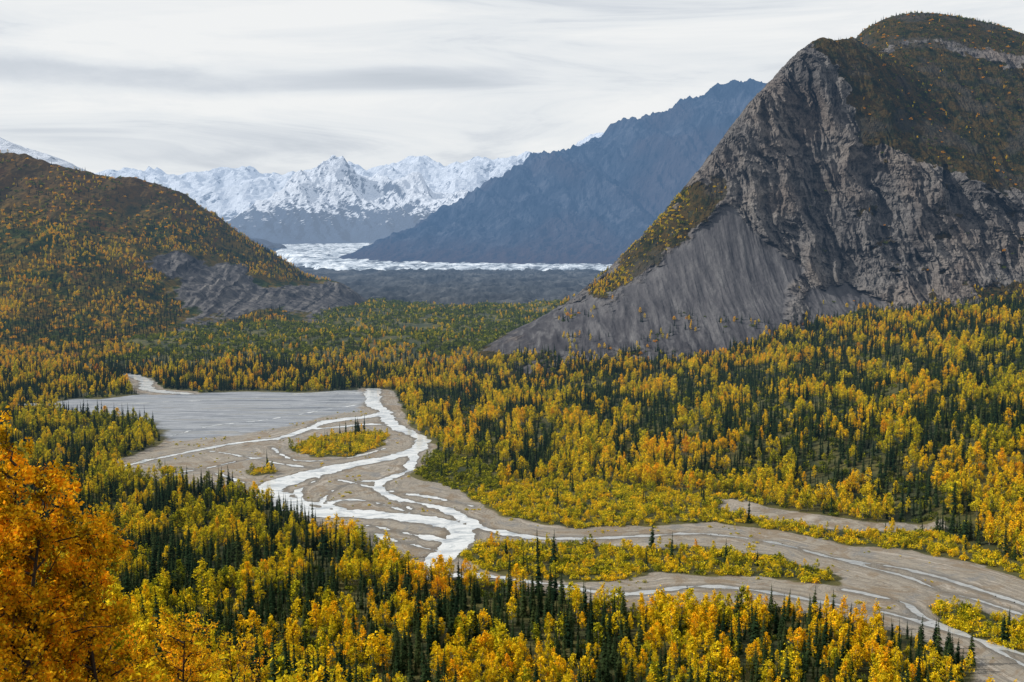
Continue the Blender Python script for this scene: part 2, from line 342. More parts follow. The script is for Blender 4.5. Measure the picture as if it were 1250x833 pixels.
# glacier
m=N('glacier_ice'); p=m.pos()
q1=m.noise(m.mapv(p,(.004,.0022,.004),(0,0,.3)),2.,7,.75,1.); 
c=m.ramp(q1,[(.41,(.11,.125,.15)),(.50,(.42,.47,.53)),(.62,(.76,.79,.83))])
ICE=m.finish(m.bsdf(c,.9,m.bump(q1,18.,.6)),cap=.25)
# foliage
def leafmat(name,stops,tr=.3,inst=True,lo=.5,hi=1.3):
    m=N(name); t=m.attr('tint',inst); va=m.attr('var')
    t=m.math('ADD',t,m.math('MULTIPLY',m.math('SUBTRACT',va,.5),.3))
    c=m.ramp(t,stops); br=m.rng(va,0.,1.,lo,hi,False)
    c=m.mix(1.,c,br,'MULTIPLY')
    d=m.n('ShaderNodeBsdfDiffuse'); m.put(d.inputs[0],c)
    if tr>0:
        tl=m.n('ShaderNodeBsdfTranslucent'); m.put(tl.inputs[0],c)
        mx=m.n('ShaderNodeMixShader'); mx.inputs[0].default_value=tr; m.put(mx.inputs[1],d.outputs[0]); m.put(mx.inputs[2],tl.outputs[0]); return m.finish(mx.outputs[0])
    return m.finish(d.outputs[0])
GOLD=[(0.,(.050,.075,.014)),(.20,(.18,.205,.014)),(.36,(.56,.47,.018)),(.58,(.80,.53,.014)),(.82,(.78,.37,.012)),(1.,(.50,.17,.010))]
ASPEN=leafmat('autumn_leaves',GOLD,.3,True,.42,1.3)
SPR=leafmat('spruce_needles',[(0.,(.009,.021,.011)),(.5,(.018,.034,.014)),(1.,(.040,.054,.018))],0)
NEARLEAF=leafmat('orange_birch_leaves',[(0.,(.72,.48,.02)),(.4,(.84,.44,.012)),(.7,(.82,.31,.010)),(1.,(.45,.12,.008))],.3,False,.25,1.25)
m=N('pale_bark'); BARK=m.finish(m.bsdf((.19,.165,.14),.9))
m=N('dark_bark'); DBARK=m.finish(m.bsdf((.045,.035,.028),.9))
# ------------------------------------------------------------------ river geometry functions
def smooth_line(pts,w,k=6):
    pts=np.asarray(pts); n=len(pts); out=[]
    for i in range(n-1):
        p0=pts[max(i-1,0)];p1=pts[i];p2=pts[i+1];p3=pts[min(i+2,n-1)]
        for t in np.linspace(0,1,k,endpoint=False):
            q=.5*((2*p1)+(-p0+p2)*t+(2*p0-5*p1+4*p2-p3)*t*t+(-p0+3*p1-3*p2+p3)*t**3)
            out.append((q[0],q[1],w[i]+(w[i+1]-w[i])*t))
    out.append((*pts[-1],w[-1])); return np.array(out)
lines=[smooth_line(GL(c),w) for c,w in channels]
def river_sd(x,y,far=40,noise=True):
    d=np.full(x.shape,60.)
    for L in lines:
        bb=(x>L[:,0].min()-far)&(x<L[:,0].max()+far)&(y>L[:,1].min()-far)&(y<L[:,1].max()+far)
        if not bb.any(): continue
        xx,yy=x[bb],y[bb]; dd=d[bb]
        for i in range(len(L)-1):
            ax,ay,aw=L[i];bx,by,bw=L[i+1]; ex,ey=bx-ax,by-ay; l=ex*ex+ey*ey+1e-9
            t=np.clip(((xx-ax)*ex+(yy-ay)*ey)/l,0,1)
            dd=np.minimum(dd,np.hypot(xx-ax-t*ex,yy-ay-t*ey)-(aw+(bw-aw)*t))
        d[bb]=dd
    return d+fbm(x/16,y/24,5,.6,21.)*(7.5-3.5*sstep(0,60,x))+.5-.5*sstep(0,60,x) if noise else d
# ------------------------------------------------------------------ terrain objects
def gattr(X,Y,Z):
    s=np.full(X.shape,500.); t=np.full(X.shape,500.); r=np.full(X.shape,60.); m=(Y>300)&(Y<1700)&(np.abs(X)<1500)
    x,y=X[m],Y[m]; g=sdf(x,y,gravelA)
    for q in isl: g=np.maximum(g,-sdf(x,y,q))
    g=np.minimum(np.minimum(g,sdf(x,y,strip)),sdf(x,y,side)); s[m]=g; t[m]=sdf(x,y,silt)
    rr=np.full(x.shape,60.); k=(g<20); rr[k]=river_sd(x[k],y[k],60); r[m]=rr
    mo=sstep(2700,3000,Y)
    return {'sd_gravel':s,'sd_silt':t,'sd_river':r,'moraine':mo}
xs=axis((-40000,-6000,3000),(-6000,-1600,200),(-1600,-700,12),(-700,-420,6),(-420,340,3.6),(340,700,6),(700,1500,10),(1500,6000,200),(6000,40000,3000))
ys=axis((-3000,-200,200),(-200,430,7),(430,900,3.2),(900,1500,6),(1500,3000,10),(3000,6800,18),(6800,12000,400),(12000,60000,4000))
hf('ground',xs,ys,Hg,GROUND,gattr)
def ldisp(X,Y,Z,A):
    rk=np.clip(1-A['scree'],0,1)*(1-.75*A['veg'])*sstep(20,80,Z)*sstep(2250,2080,Y)
    wx=X+fbm(X/90,Z/90,3,.5,33.)*35+Z*.22
    a=(ridged(wx/95,Z/420,3,.5,2.)-.55)*68          # big buttresses
    b=(ridged(wx/34,Z/170,3,.55,9.)-.55)*34         # ribs and chimneys
    c=(ridged(wx/13,Z/44,3,.65,6.)-.5)*13
    d=np.abs(fbm(X/22+Z/60,Z/16,4,.6,44.))*13
    lw=(Z+X*.28)/26+fbm(X/60,Z/60,3)*1.3; fr=lw-np.floor(lw); led=(sstep(0,.75,fr)-fr)*10  # ledges
    dy=rk*(a+b+c+d+led)
    Z2=Z+A['scree']*((ridged(X/22,Y/160,3,.5,4.)-.5)*4.5+fbm(X/7,Y/7,2)*.9)+A['veg']*fbm(X/14,Y/14,4,.6)*5*sstep(2300,2200,Y)+rk*fbm(X/9,Y/9,3,.65)*5
    return X-dy*.2,Y-dy,Z2
def lattr(X,Y,Z):
    s,v=lion_masks(X,Y,Z); return {'scree':s,'veg':v}
hf('rocky_mountain',axis((-200,60,8),(60,1150,2.3),(1150,2200,14)),axis((1180,1350,8),(1350,1600,2.6),(1600,1920,1.6),(1920,2160,4),(2160,2550,5),(2550,3100,25)),lion_base,LION,lattr,ldisp,False)
def hattr(X,Y,Z):
    s=sdf(X,Z,lhCliff)+fbm(X/60,Z/40,4,.6,2.)*30; return {'cliff':sstep(15,-15,s)*(Y<3000)}
def hdisp(X,Y,Z,A):
    wx=X+Z*.3+fbm(X/80,Z/80,3)*25
    a=A['cliff']*((ridged(wx/60,Z/260,4,.55,2.)-.5)*50+(ridged(wx/18,Z/60,2,.6,5.)-.5)*14); return X+a*.3,Y-a,Z+fbm(X/12,Y/12,3)*2.5
hf('forested_hill',axis((-3000,-1900,20),(-1900,-150,4.5)),axis((1400,2900,5.5),(2900,3900,25)),lhill,LHM,hattr,hdisp,False)
# blue ridge
rd=PL([(445,320,6800),(480,295,7200),(520,275,7500),(560,250,7800),(610,225,8000),(650,200,8000),(690,182,8000),(730,165,8000),(760,155,8000),(800,148,8000),(840,130,8000),(880,112,7900),(930,102,7800),(1000,90,7700),(1150,60,7500)])
rp_=[tuple(q) for q in rd]+[tuple(q) for q in PL([(400,326,6700),(470,324,6500),(560,324,6450),(650,325,6350),(760,326,6300),(900,326,6200),(1100,326,6000),(1300,326,6000),(560,300,6950),(650,270,7100),(760,250,7100),(900,220,7000)])]
rp_+=[(q[0],q[1]+1800,q[2]*.3-60) for q in rd]+[(x,11500,-60) for x in (-1500,0,2000,4500)]+[(-1600,7600,-60),(-2000,9000,-60)]
RR=RBF(rp_,120.)
def ridgeH(x,y):
    z=RR(x,y); k=sstep(0,500,z)
    u=(x*.8-y*.6); v=(x*.6+y*.8)
    return z+k*((ridged(x/600+y/1900,y/1700,6,.55,3.)-.6)*270)+sstep(-50,100,z)*((ridged(u/230,v/420,5,.6,7.)-.6)*75)
hf('blue_ridge_mountain',axis((-1700,3400,13),(3400,4600,60)),axis((5900,8500,13),(8500,11500,80)),ridgeH,RIDGE,smooth=False)
# snow ranges
sf=PL([(200,296,12500),(280,283,13000),(330,250,14000),(365,212,15000),(405,190,15500),(440,240,15200),(470,238,15300),(508,199,15500),(540,240,15500),(580,238,15500),(640,240,15500),(720,240,15500)])
sp_=[tuple(q) for q in sf]+[tuple(q) for q in PL([(280,300,11800),(350,298,12200),(430,290,13000),(500,298,12000),(560,296,12000),(650,296,12000),(360,255,13800),(430,262,14200),(470,268,13600),(540,268,13600),(350,306,11000),(480,305,11500)])]
sp_+=[(q[0],q[1]+2500,q[2]*.3) for q in sf]+[(-5500,13500,0),(-5500,18000,0),(500,20000,0),(3000,15500,900)]
SF=RBF(sp_,60.)
hf('snowy_peaks',axis((-5600,1800,28)),axis((10800,16500,30),(16500,18500,100)),lambda x,y:SF(x,y)+sstep(50,500,SF(x,y))*((ridged(x/1300+y/2600,y/2600,4,.45,5.)-.62)*380+(ridged(x/300+y/900,y/700,4,.55,8.)-.6)*130),SNOW,smooth=False)
sb=PL([(-200,235,24000),(-60,225,24000),(100,218,24000),(155,214,24000),(185,208,24000),(215,217,24000),(270,213,24000),(330,212,24000),(365,209,24000),(440,208,24000),(490,200,24000),(540,200,24000),(590,188,24000),(630,193,24000),(660,189,24000),(700,178,24000),(760,165,24000),(900,160,24000)])
bp=[tuple(q) for q in sb]+[(q[0]*.85,q[1]-4500,q[2]*.30) for q in sb]+[(q[0],q[1]+4000,q[2]*.4) for q in sb]
SB=RBF(bp,250.)
hf('snowy_mountain_range',axis((-17000,7500,62)),axis((18500,25000,60),(25000,27500,200)),lambda x,y:SB(x,y)+(ridged(x/2400,y/3400,5,.48,1.)-.62)*600+(ridged(x/620+y/1500,y/1300,4,.55,4.)-.6)*190,SNOW,smooth=False)
sl=PL([(-150,160,9000),(-60,166,9000),(0,168,9000),(20,177,9000),(50,188,9000),(80,197,9000),(110,215,9000),(200,260,9000)])
LB=RBF([tuple(q) for q in sl]+[(q[0],q[1]-1600,q[2]*.25) for q in sl]+[(q[0],q[1]+1600,q[2]*.3) for q in sl],150.)
hf('snowy_peak',axis((-6500,-2200,35)),axis((7300,10600,35)),lambda x,y:LB(x,y)+(ridged(x/900,y/900,6,.6,2.)-.62)*130,SNOW,smooth=False)
# glacier
gl=PL([(330,300,11800),(470,298,12500),(470,303,11000),(452,311,8500),(448,319,7000),(560,322,6700),(760,324,6500),(1000,326,6300),(1000,332,5900),(755,331,5900),(600,330,6000),(500,331,5950),(395,331,6000),(345,312,7500)])
GLR=RBF([tuple(q) for q in gl]+[P(420,318,7400)],200.)
def gfn(x,y):
    s=sdf(x,y,gl[:,:2])+fbm(x/300,y/300,4)*160
    return np.maximum(GLR(x,y),0)+8+sstep(60,-60,s)*(7+(ridged(x/110,y/160,4,.6)-.5)*14)-sstep(-20,90,s)*60
hf('glacier',axis((-3300,2300,20)),axis((5500,8500,18),(8500,12800,60)),gfn,ICE,smooth=False)
# ------------------------------------------------------------------ river sheet
rx=np.arange(-640,340,1.5); ry=np.arange(430,1470,1.5)
X,Y=np.meshgrid(rx,ry); S=river_sd(X,Y)
gy,gx=np.gradient(S,1.5); gn=np.hypot(gx,gy)+1e-6
ins=S<0; q=ins[:-1,:-1]|ins[1:,:-1]|ins[:-1,1:]|ins[1:,1:]
fc=gridfaces(len(rx),len(ry))[q.ravel()]
push=np.clip(S,0,2.2)/np.maximum(gn,.5); push=np.minimum(push,2.); Xs=X-push*gx/gn; Ys=Y-push*gy/gn
used=np.unique(fc); remap=np.full(X.size,-1); remap[used]=np.arange(len(used))
V=np.stack([Xs.ravel()[used],Ys.ravel()[used],np.full(len(used),.12)],1)
mesh_np('river',V,remap[fc],[WATER])
# ------------------------------------------------------------------ plant prototypes (kept outside the scene, instanced)
def tube(pts,rad,sides=5):
    pts=np.asarray(pts,float); n=len(pts); V=[];Fc=[]
    for i in range(n):
        t=pts[min(i+1,n-1)]-pts[max(i-1,0)]; t/=np.linalg.norm(t)+1e-9
        a=np.cross(t,[0,0,1.] if abs(t[2])<.9 else [1.,0,0]); a/=np.linalg.norm(a); b=np.cross(t,a)
        for k in range(sides):
            th=2*np.pi*k/sides; V.append(pts[i]+rad[i]*(a*np.cos(th)+b*np.sin(th)))
    for i in range(n-1):
        for k in range(sides): Fc.append((i*sides+k,i*sides+(k+1)%sides,(i+1)*sides+(k+1)%sides,(i+1)*sides+k))
    return np.array(V),np.array(Fc)
def merge(parts):
    V=[];Fc=[];M=[];o=0
    for v,f,mi in parts:
        V.append(v);Fc.append(f+o);M.append(np.full(len(f),mi));o+=len(v)
    return np.concatenate(V),np.concatenate(Fc),np.concatenate(M)
def leafquads(C,size,r):
    n=len(C); a=r.normal(size=(n,3)); a/=np.linalg.norm(a,axis=1)[:,None]; b=r.normal(size=(n,3)); b-=a*(a*b).sum(1)[:,None]; b/=np.linalg.norm(b,axis=1)[:,None]
    s=(size*(.6+.8*r.random(n)))[:,None]*.5
    V=np.stack([C-a*s*1.3,C-b*s*.8,C+a*s*1.3,C+b*s*.8],1).reshape(-1,3)
    return V,np.arange(4*n).reshape(n,4)
def spruce(name,seed,H=15.,R=1.75):
    r=np.random.default_rng(seed); parts=[]
    v,f=tube([(0,0,-1),(0,0,H*.5),(0,0,H)],[.17,.1,.02],4); parts.append((v,f,1))
    V=[];Fc=[];W=[];o=0
    L=30
    for i in range(L):
        h=.06+.93*i/L; ra=R*(1-h)**.8*(.65+.6*r.random()); nb=7 if h<.7 else 4; th0=r.random()*6.28
        for k in range(nb):
            if r.random()<.1: continue
            th=th0+k*6.283/nb+r.normal()*.2; rr=ra*(.65+.6*r.random()); z=h*H+r.normal()*.12
            d=np.array([np.cos(th),np.sin(th),0]); sd=np.array([-np.sin(th),np.cos(th),0]); w=rr*.36+.08
            V+= [np.array([0,0,z+.15]), d*rr*.55+sd*w+np.array([0,0,z-.28*rr]), d*rr+np.array([0,0,z-.32*rr-.05]), d*rr*.55-sd*w+np.array([0,0,z-.28*rr])]
            e=r.random()*.6; W+=[e*.4,e,e+.4,e]  # inner branch ends darker: shade painted into var
            Fc.append((o,o+1,o+2,o+3)); o+=4
    parts.append((np.array(V),np.array(Fc),0)); n0=len(parts[0][0]); V,Fc,M=merge(parts)
    return mesh_np(name,V,Fc,[SPR,DBARK],{'var':np.concatenate([np.full(n0,.5),W])},smooth=False,midx=M,link=False)
def leafy(name,seed,C,var,ls,parts,r):
    v,f=leafquads(C,ls,r); n0=sum(len(q[0]) for q in parts); parts.append((v,f,0)); V,Fc,M=merge(parts)
    return mesh_np(name,V,Fc,[ASPEN,BARK],{'var':np.concatenate([np.full(n0,.5),np.repeat(np.clip(var,0,1),4)])},smooth=False,midx=M,link=False)
def aspen(name,seed,H=11.,R=1.9,lo=.2,nc=46,nl=13,ls=.5,fl=.9):
    r=np.random.default_rng(seed); parts=[]
    bend=r.normal(size=2)*.5
    ax=lambda h:np.array([bend[0]*h*h,bend[1]*h*h,h*H])
    v,f=tube([ax(-.06),ax(.3),ax(.65),ax(.95)],[.15,.11,.07,.02],4); parts.append((v,f,1))
    C=[];W=[]
    for i in range(nc):
        h=lo+(1-lo)*r.random()**fl; t=(h-lo)/(1-lo); ra=R*(np.sin(np.pi*min(1,t*.85+.18))**.7)*(.25+.85*r.random()**.6); th=r.random()*6.283
        c=ax(h)+np.array([np.cos(th)*ra,np.sin(th)*ra,r.normal()*.3]); 
        if i%4==0:
            b=ax(max(h-.13,lo*.6)); v,f=tube([b,c],[.05,.01],3); parts.append((v,f,1))
        C.append(c+r.normal(size=(nl,3))*np.array([.38,.38,.42])*(.6+.7*r.random())); W.append(np.clip(.5+r.normal()*.22+.3*(t-.5)+r.normal(size=nl)*.12,0,1))  # leaves darken towards the crown base, shading painted into var
    return leafy(name,seed,np.concatenate(C),np.concatenate(W),ls,parts,r)
def shrub(name,seed,R=1.5,H=1.9,nc=22,nl=11):
    r=np.random.default_rng(seed); parts=[];C=[];W=[]
    for i in range(nc):
        th=r.random()*6.283; ra=R*r.random()**.5; h=H*(.15+.75*r.random())*(1-.4*(ra/R)**2)
        c=np.array([np.cos(th)*ra,np.sin(th)*ra,h]); 
        if i%3==0:
            v,f=tube([(0,0,-.2),c],[.04,.01],3); parts.append((v,f,1))
        C.append(c+r.normal(size=(nl,3))*.26); W.append(np.clip(.5+r.normal()*.25+r.normal(size=nl)*.12,0,1))
    return leafy(name,seed,np.concatenate(C),np.concatenate(W),.34,parts,r)
protos=[]
for i in range(4): protos.append(spruce('a%d_spruce_tree'%i,20+i,15,1.25+.25*i))
for i in range(7): protos.append(aspen('b%d_aspen_tree'%i,40+i,[11,10,12,9,11,8.5,10][i],[1.6,1.9,2.1,2.4,1.7,2.8,2.3][i],.12+.05*(i%4),[44,46,52,50,38,54,40][i]))
for i in range(3): protos.append(shrub('c%d_willow_shrub'%i,60+i))
pc=bpy.data.collections.new('plant_prototypes')
for o in protos: pc.objects.link(o)
def gn_group():
    t=bpy.data.node_groups.new('scatter_plants','GeometryNodeTree')
    t.interface.new_socket('Geometry',in_out='INPUT',socket_type='NodeSocketGeometry'); t.interface.new_socket('Geometry',in_out='OUTPUT',socket_type='NodeSocketGeometry')
    n=t.nodes.new; gi=n('NodeGroupInput'); go=n('NodeGroupOutput'); ip=n('GeometryNodeInstanceOnPoints'); ci=n('GeometryNodeCollectionInfo')
    ci.inputs['Collection'].default_value=pc; ci.inputs['Separate Children'].default_value=True; ci.inputs['Reset Children'].default_value=True
    def na(nm,ty):
        a=n('GeometryNodeInputNamedAttribute'); a.data_type=ty; a.inputs['Name'].default_value=nm; return next(o for o in a.outputs if o.enabled)
    L=t.links.new
    L(gi.outputs[0],ip.inputs['Points']); L(ci.outputs[0],ip.inputs['Instance']); ip.inputs['Pick Instance'].default_value=True
    L(na('proto','INT'),ip.inputs['Instance Index']); L(na('rot','FLOAT_VECTOR'),ip.inputs['Rotation']); L(na('scl','FLOAT_VECTOR'),ip.inputs['Scale'])
    L(ip.outputs[0],go.inputs[0]); return t
GN=gn_group(); total=[0]
def scatter(name,P3,kind,size,tint):
    n=len(P3); total[0]+=n
    base=np.array([0,4,11])[kind]; cnt=np.array([4,7,3])[kind]
    pr=base+(rng.random(n)*cnt).astype(int)
    me=bpy.data.meshes.new(name); me.vertices.add(n); me.vertices.foreach_set('co',np.asarray(P3,np.float32).ravel())
    a=me.attributes.new('proto','INT','POINT'); a.data.foreach_set('value',pr.astype(np.int32))
    a=me.attributes.new('tint','FLOAT','POINT'); a.data.foreach_set('value',np.clip(tint,0,1).astype(np.float32))
    rot=np.zeros((n,3)); rot[:,2]=rng.random(n)*6.283; rot[:,:2]=rng.normal(size=(n,2))*.035
    a=me.attributes.new('rot','FLOAT_VECTOR','POINT'); a.data.foreach_set('vector',rot.astype(np.float32).ravel())
    w=size*(.85+.4*rng.random(n)); sc=np.stack([w,w,size],1)
    a=me.attributes.new('scl','FLOAT_VECTOR','POINT'); a.data.foreach_set('vector',sc.astype(np.float32).ravel())
    ob=bpy.data.objects.new(name,me); COL.objects.link(ob); md=ob.modifiers.new('scatter','NODES'); md.node_group=GN
    return ob
def cand(x0,x1,y0,y1,s):
    gx,gy=np.meshgrid(np.arange(x0,x1,s),np.arange(y0,y1,s)); gx=gx.ravel()+(rng.random(gx.size)-.5)*s*1.1; gy=gy.ravel()+(rng.random(gy.size)-.5)*s*1.1
    k=np.abs(gx)<gy*.60+60
    return gx[k],gy[k]
def open_sd(x,y):
    g=sdf(x,y,gravelA)
    for q in isl: g=np.maximum(g,-sdf(x,y,q))
    g=np.minimum(np.minimum(g,sdf(x,y,strip)),np.minimum(sdf(x,y,side),sdf(x,y,silt)))
    return g
# valley forest (near + right slope + islands)
x,y=cand(-750,760,95,1500,5.1)
g=open_sd(x,y)+fbm(x/12,y/12,2)*4
band=sdf(x,y,bushband); islsd=np.min([sdf(x,y,q) for q in isl],axis=0); og=sdf(x,y,opengreen)
rr_=np.hypot(x,y)
k=(g>1.5)&(rr_>105)
lz=np.where((y>1185)&(x>-200),lion_base(x,y),-999.); gz=Hg(x,y); onl=lz>gz
sm_,vm_=lion_masks(x,y,lz); k&=~(onl&(sm_>.4))
z=np.maximum(lz,gz)
front=sdf(x,y,GL([(-200,500),(90,505),(195,520),(190,548),(130,568),(150,582),(290,602),(370,638),(480,682),(560,706),(660,724),(760,745),(860,735),(960,742),(1060,760),(1140,782),(1190,810),(1190,900),(-200,900)]))<0
c1=fbm(x/60,y/75,4,.5,1.); c2=fbm(x/18,y/18,3,.5,2.); c3=fbm(x/110,y/80,3,.5,5.); c4=fbm(x/45,y/120,3,.45,15.)
bi=(band<0)|(islsd<0)
dens=np.where(y>900,.72,.88)
dens=np.where((~front)&(c2<-.22),dens*.35,dens)
dens=np.where(bi,.95+.3*(c2>-.15),dens)
dens=np.where(og<0,.75,dens)
k&=rng.random(len(x))<dens
x,y,z,band,islsd,og,c1,c2,c3,c4,front,g,bi=[a[k] for a in (x,y,z,band,islsd,og,c1,c2,c3,c4,front,g,bi)]
n=len(x); u=rng.random(n)
ps=.56+c1*2.6+c2*.7
edge=sstep(45,5,g)
rb=(~front)&(x>-130)
ps=np.where(rb,.78+c4*2.7+c2*.9+.10*sstep(0,350,x)+.12*sstep(950,1150,y)-.70*sstep(55,10,np.minimum(band,g)),ps)
lowleft=rb&(x<200)&(y>760)&(y<1080)
ps=np.where(lowleft,ps-.34,ps)
ps=np.where(front,ps-.10*edge,ps)
ps=np.clip(ps,.08,.92)
ps=np.where(bi,.03,ps); ps=np.where(og<0,.08,ps)
ps=np.where((~front)&(x<-150)&(y>1000),.66+c1,ps)
kind=np.where(u<ps,0,1)
sh=np.where(bi,.62,.12+.2*(y>900)); sh=np.where(og<0,.9,sh)
kind=np.where((kind==1)&(rng.random(n)<sh),2,kind)
# dark alder thickets between the spruces of the right slope
kind=np.where((kind==0)&rb&(rng.random(n)<.30),2,kind)
tint=.445+c3*.30+rng.normal(size=n)*.11
tint=np.where(front&(x<-60),tint-.03-.12*sstep(500,700,y),tint)
tint=np.where(bi,.39+c2*.25+rng.normal(size=n)*.09,tint)
tint=np.where(og<0,.12+.12*rng.random(n),tint)
tint=np.where(kind==0,rng.random(n),tint)
tint=np.where((kind==2)&(~bi)&(og>=0),.02+.2*rng.random(n)**1.5,tint)
cs=1+.35*fbm(x/30,y/30,2,.5,71.)
size=np.where(kind==0,(.55+.95*rng.random(n)**1.4)*cs,np.where(kind==1,(.65+.9*rng.random(n)**1.4)*cs,1.2+1.2*rng.random(n)))
size=np.where((kind==1)&bi,size*.55,size)
scatter('valley_forest',np.stack([x,y,z-.3],1),kind,size,tint)
# willow scrub dotted on the gravel bars
x,y=cand(-380,300,440,1180,5.)
g=sdf(x,y,gravelA); r_=river_sd(x,y); c1=fbm(x/28,y/28,3,.5,81.)
k=(g<-4)&(r_>4)&(c1>.18)&(rng.random(len(x))<.45); x,y=x[k],y[k]; n=len(x)
scatter('gravel_bar_willows',np.stack([x,y,np.zeros(n)-.1],1),np.full(n,2),.35+.6*rng.random(n)**2,.2+.3*rng.random(n))
# far valley and green mid hill
x,y=cand(-1400,650,1300,2900,9.)
hz=lhill(x,y); gz=Hg(x,y); lz=np.where((x>-200)&(y>1185),lion_base(x,y),-99)
g=open_sd(x,y)+fbm(x/40,y/40,3)*22; c1=fbm(x/130,y/200,4,.55,31.); c2=fbm(x/40,y/40,3,.5,32.)
k=(g>6)&(hz<gz+2)&(lz<gz)&(rng.random(len(x))<np.where(y<1650,.9,.52+c1*.8))
x,y,gz,c1,c2=[a[k] for a in (x,y,gz,c1,c2)]; n=len(x); u=rng.random(n)
lowv=sstep(1700,1500,y+c1*120)
kind=np.where(u<.54+c1*1.5,0,1); green=(rng.random(n)<.72*(1-lowv)); kind=np.where(green,2,kind)
tint=np.where(kind==0,rng.random(n),.46+c2*.3+rng.normal(size=n)*.12+lowv*.12); tint=np.where(kind==2,.03+.15*rng.random(n),tint)
size=np.where(kind==0,.6+.5*rng.random(n),np.where(kind==1,.6+.5*rng.random(n),2.+1.8*rng.random(n)))
scatter('far_valley_forest',np.stack([x,y,gz-.3],1),kind,size,tint)
# left hill
x,y=cand(-1950,-250,1420,2880,8.5)
z=lhill(x,y); gz=Hg(x,y); c1=fbm(x/150,y/260,4,.55,41.); c2=fbm(x/45,y/45,3,.5,42.)
cl=sdf(x,z,lhCliff)
den=sstep(380,120,z+c1*200)*.85+.10
k=(z>gz+1)&(cl>4)&(rng.random(len(x))<den)&(c2+c1*.6>-.45)
x,y,z,c1,c2=[a[k] for a in (x,y,z,c1,c2)]; n=len(x)
kind=np.where(rng.random(n)<.62+c1*2.4,0,1); kind=np.where(rng.random(n)<.15+.4*sstep(150,300,z),2,kind)
tint=np.where(kind==0,rng.random(n),.54+c2*.3+rng.normal(size=n)*.1); tint=np.where((kind==2)&(rng.random(n)<.65),.08,np.where(kind==2,.75,tint))
size=np.where(kind==0,.6+.5*rng.random(n),np.where(kind==1,.55+.5*rng.random(n),1.6+1.5*rng.random(n)))
scatter('hillside_forest',np.stack([x,y,z-.4],1),kind,size,tint)
# rocky mountain vegetation
x,y=cand(80,1150,1200,2500,6.)
z=lion_base(x,y); s,v=lion_masks(x,y,z); gz=Hg(x,y); c1=fbm(x/60,y/60,4,.55,51.)
lowz=sstep(170,70,z); rdg=sstep(12,-8,sdf(x,z,vegRidge))
k=(z>gz)&(v>.5)&(rng.random(len(x))<(.18+.7*lowz+.25*(c1>.15)+.5*rdg))
k|=(z>gz)&(v<=.5)&(s<.5)&(rng.random(len(x))<.02)&(z<330)
k|=(z>gz)&(s>.5)&(z<75+c1*60)&(c1>.1)&(rng.random(len(x))<.35)
x,y,z,c1,rdg=[a[k] for a in (x,y,z,c1,rdg)]; n=len(x); lowz=sstep(170,70,z)
kind=np.where(rng.random(n)<.45-.3*rdg,0,np.where(rng.random(n)<.12+.55*lowz+.2*rdg,1,2))
tint=np.where(kind==0,rng.random(n)*.6,.46+c1*.3+rng.normal(size=n)*.12); tint=np.where((kind==2)&(rng.random(n)<.78-.58*rdg),.05,np.where((kind==2)&(rdg<.3),.85,tint))
size=np.where(kind==0,.3+.4*rng.random(n)+.3*lowz,np.where(kind==1,.35+.35*rng.random(n)+.3*lowz,1.+1.2*rng.random(n)))
scatter('mountain_slope_trees',np.stack([x,y,z-.4],1),kind,size,tint)
print('INSTANCES',total[0])
# ------------------------------------------------------------------ orange birches beside the overlook
def birch(bx,by,top,R,nl,seed,lowfrac=.25,leaf=.105):
    r=np.random.default_rng(seed); bz=float(Hg(np.array([bx]),np.array([by]))[0]); H=top-bz; parts=[];LC=[]
    nst=3
    for sidx in range(nst):
        off=r.normal(size=2)*R*.28
        ax=lambda h:np.array([off[0]*h+.25*np.sin(h*5+sidx),off[1]*h+.2*np.cos(h*4+sidx*2),h*H*(1-.06*sidx)])
        hs=np.linspace(-.03,.97,10); v,f=tube([ax(h) for h in hs],[.17*(1-h*.93)+.008 for h in np.clip(hs,0,1)],7); parts.append((v,f,1))
        for i in range(26):
            h=lowfrac+(1-lowfrac)*(i+r.random())/26; t=(h-lowfrac)/(1-lowfrac); th=r.random()*6.283
            ln=R*(1.05-.75*t**1.5)*(.55+.5*r.random()); d=np.array([np.cos(th),np.sin(th),.45+.5*r.random()])
            b=ax(h); pts=[b]; 
            for s in range(5):
                pts.append(pts[-1]+d/np.linalg.norm(d)*ln/5+r.normal(size=3)*.09); d=d+np.array([0,0,-.08])
            v,f=tube(pts,[.05,.04,.03,.022,.014,.006],4); parts.append((v,f,1))
            for s in range(11):
                q=r.random()*.85+.15; k=min(int(q*5),4); b0=pts[k]+(pts[k+1]-pts[k])*(q*5-k); dd=r.normal(size=3)+d*.5; dd/=np.linalg.norm(dd); l2=(.5+.8*r.random())*R*.20
                tw=[b0,b0+dd*l2*.5+r.normal(size=3)*.05,b0+dd*l2+np.array([0,0,.05])]
                v,f=tube(tw,[.014,.009,.004],3); parts.append((v,f,1)); LC.append(np.array([tw[1]*(1-a)+tw[2]*a for a in r.random(8)]))
                LC.append(np.array([tw[0]*(1-a)+tw[1]*a for a in r.random(3)]))
    LC=np.concatenate(LC); idx=r.integers(0,len(LC),nl); C=LC[idx]+r.normal(size=(nl,3))*.09
    v,f=leafquads(C,leaf,r); n0=sum(len(q[0]) for q in parts); parts.append((v,f,0)); V,Fc,M=merge(parts)
    cv=np.clip(.55+fbm(C[:,0]/.8+C[:,1],C[:,2]/.8,3)*1.3+r.normal(size=nl)*.18,0,1)  # dark leaf clumps paint shadow contrast into the crown
    tn=np.concatenate([np.full(n0,.4),np.repeat(np.clip(.32+r.normal(size=nl)*.2,0,1),4)]); va=np.concatenate([np.full(n0,.5),np.repeat(cv,4)])
    ob=mesh_np('birch_tree',V,Fc,[NEARLEAF,DBARK],{'tint':tn,'var':va},smooth=False,midx=M); ob.location=(bx,by,bz); return ob
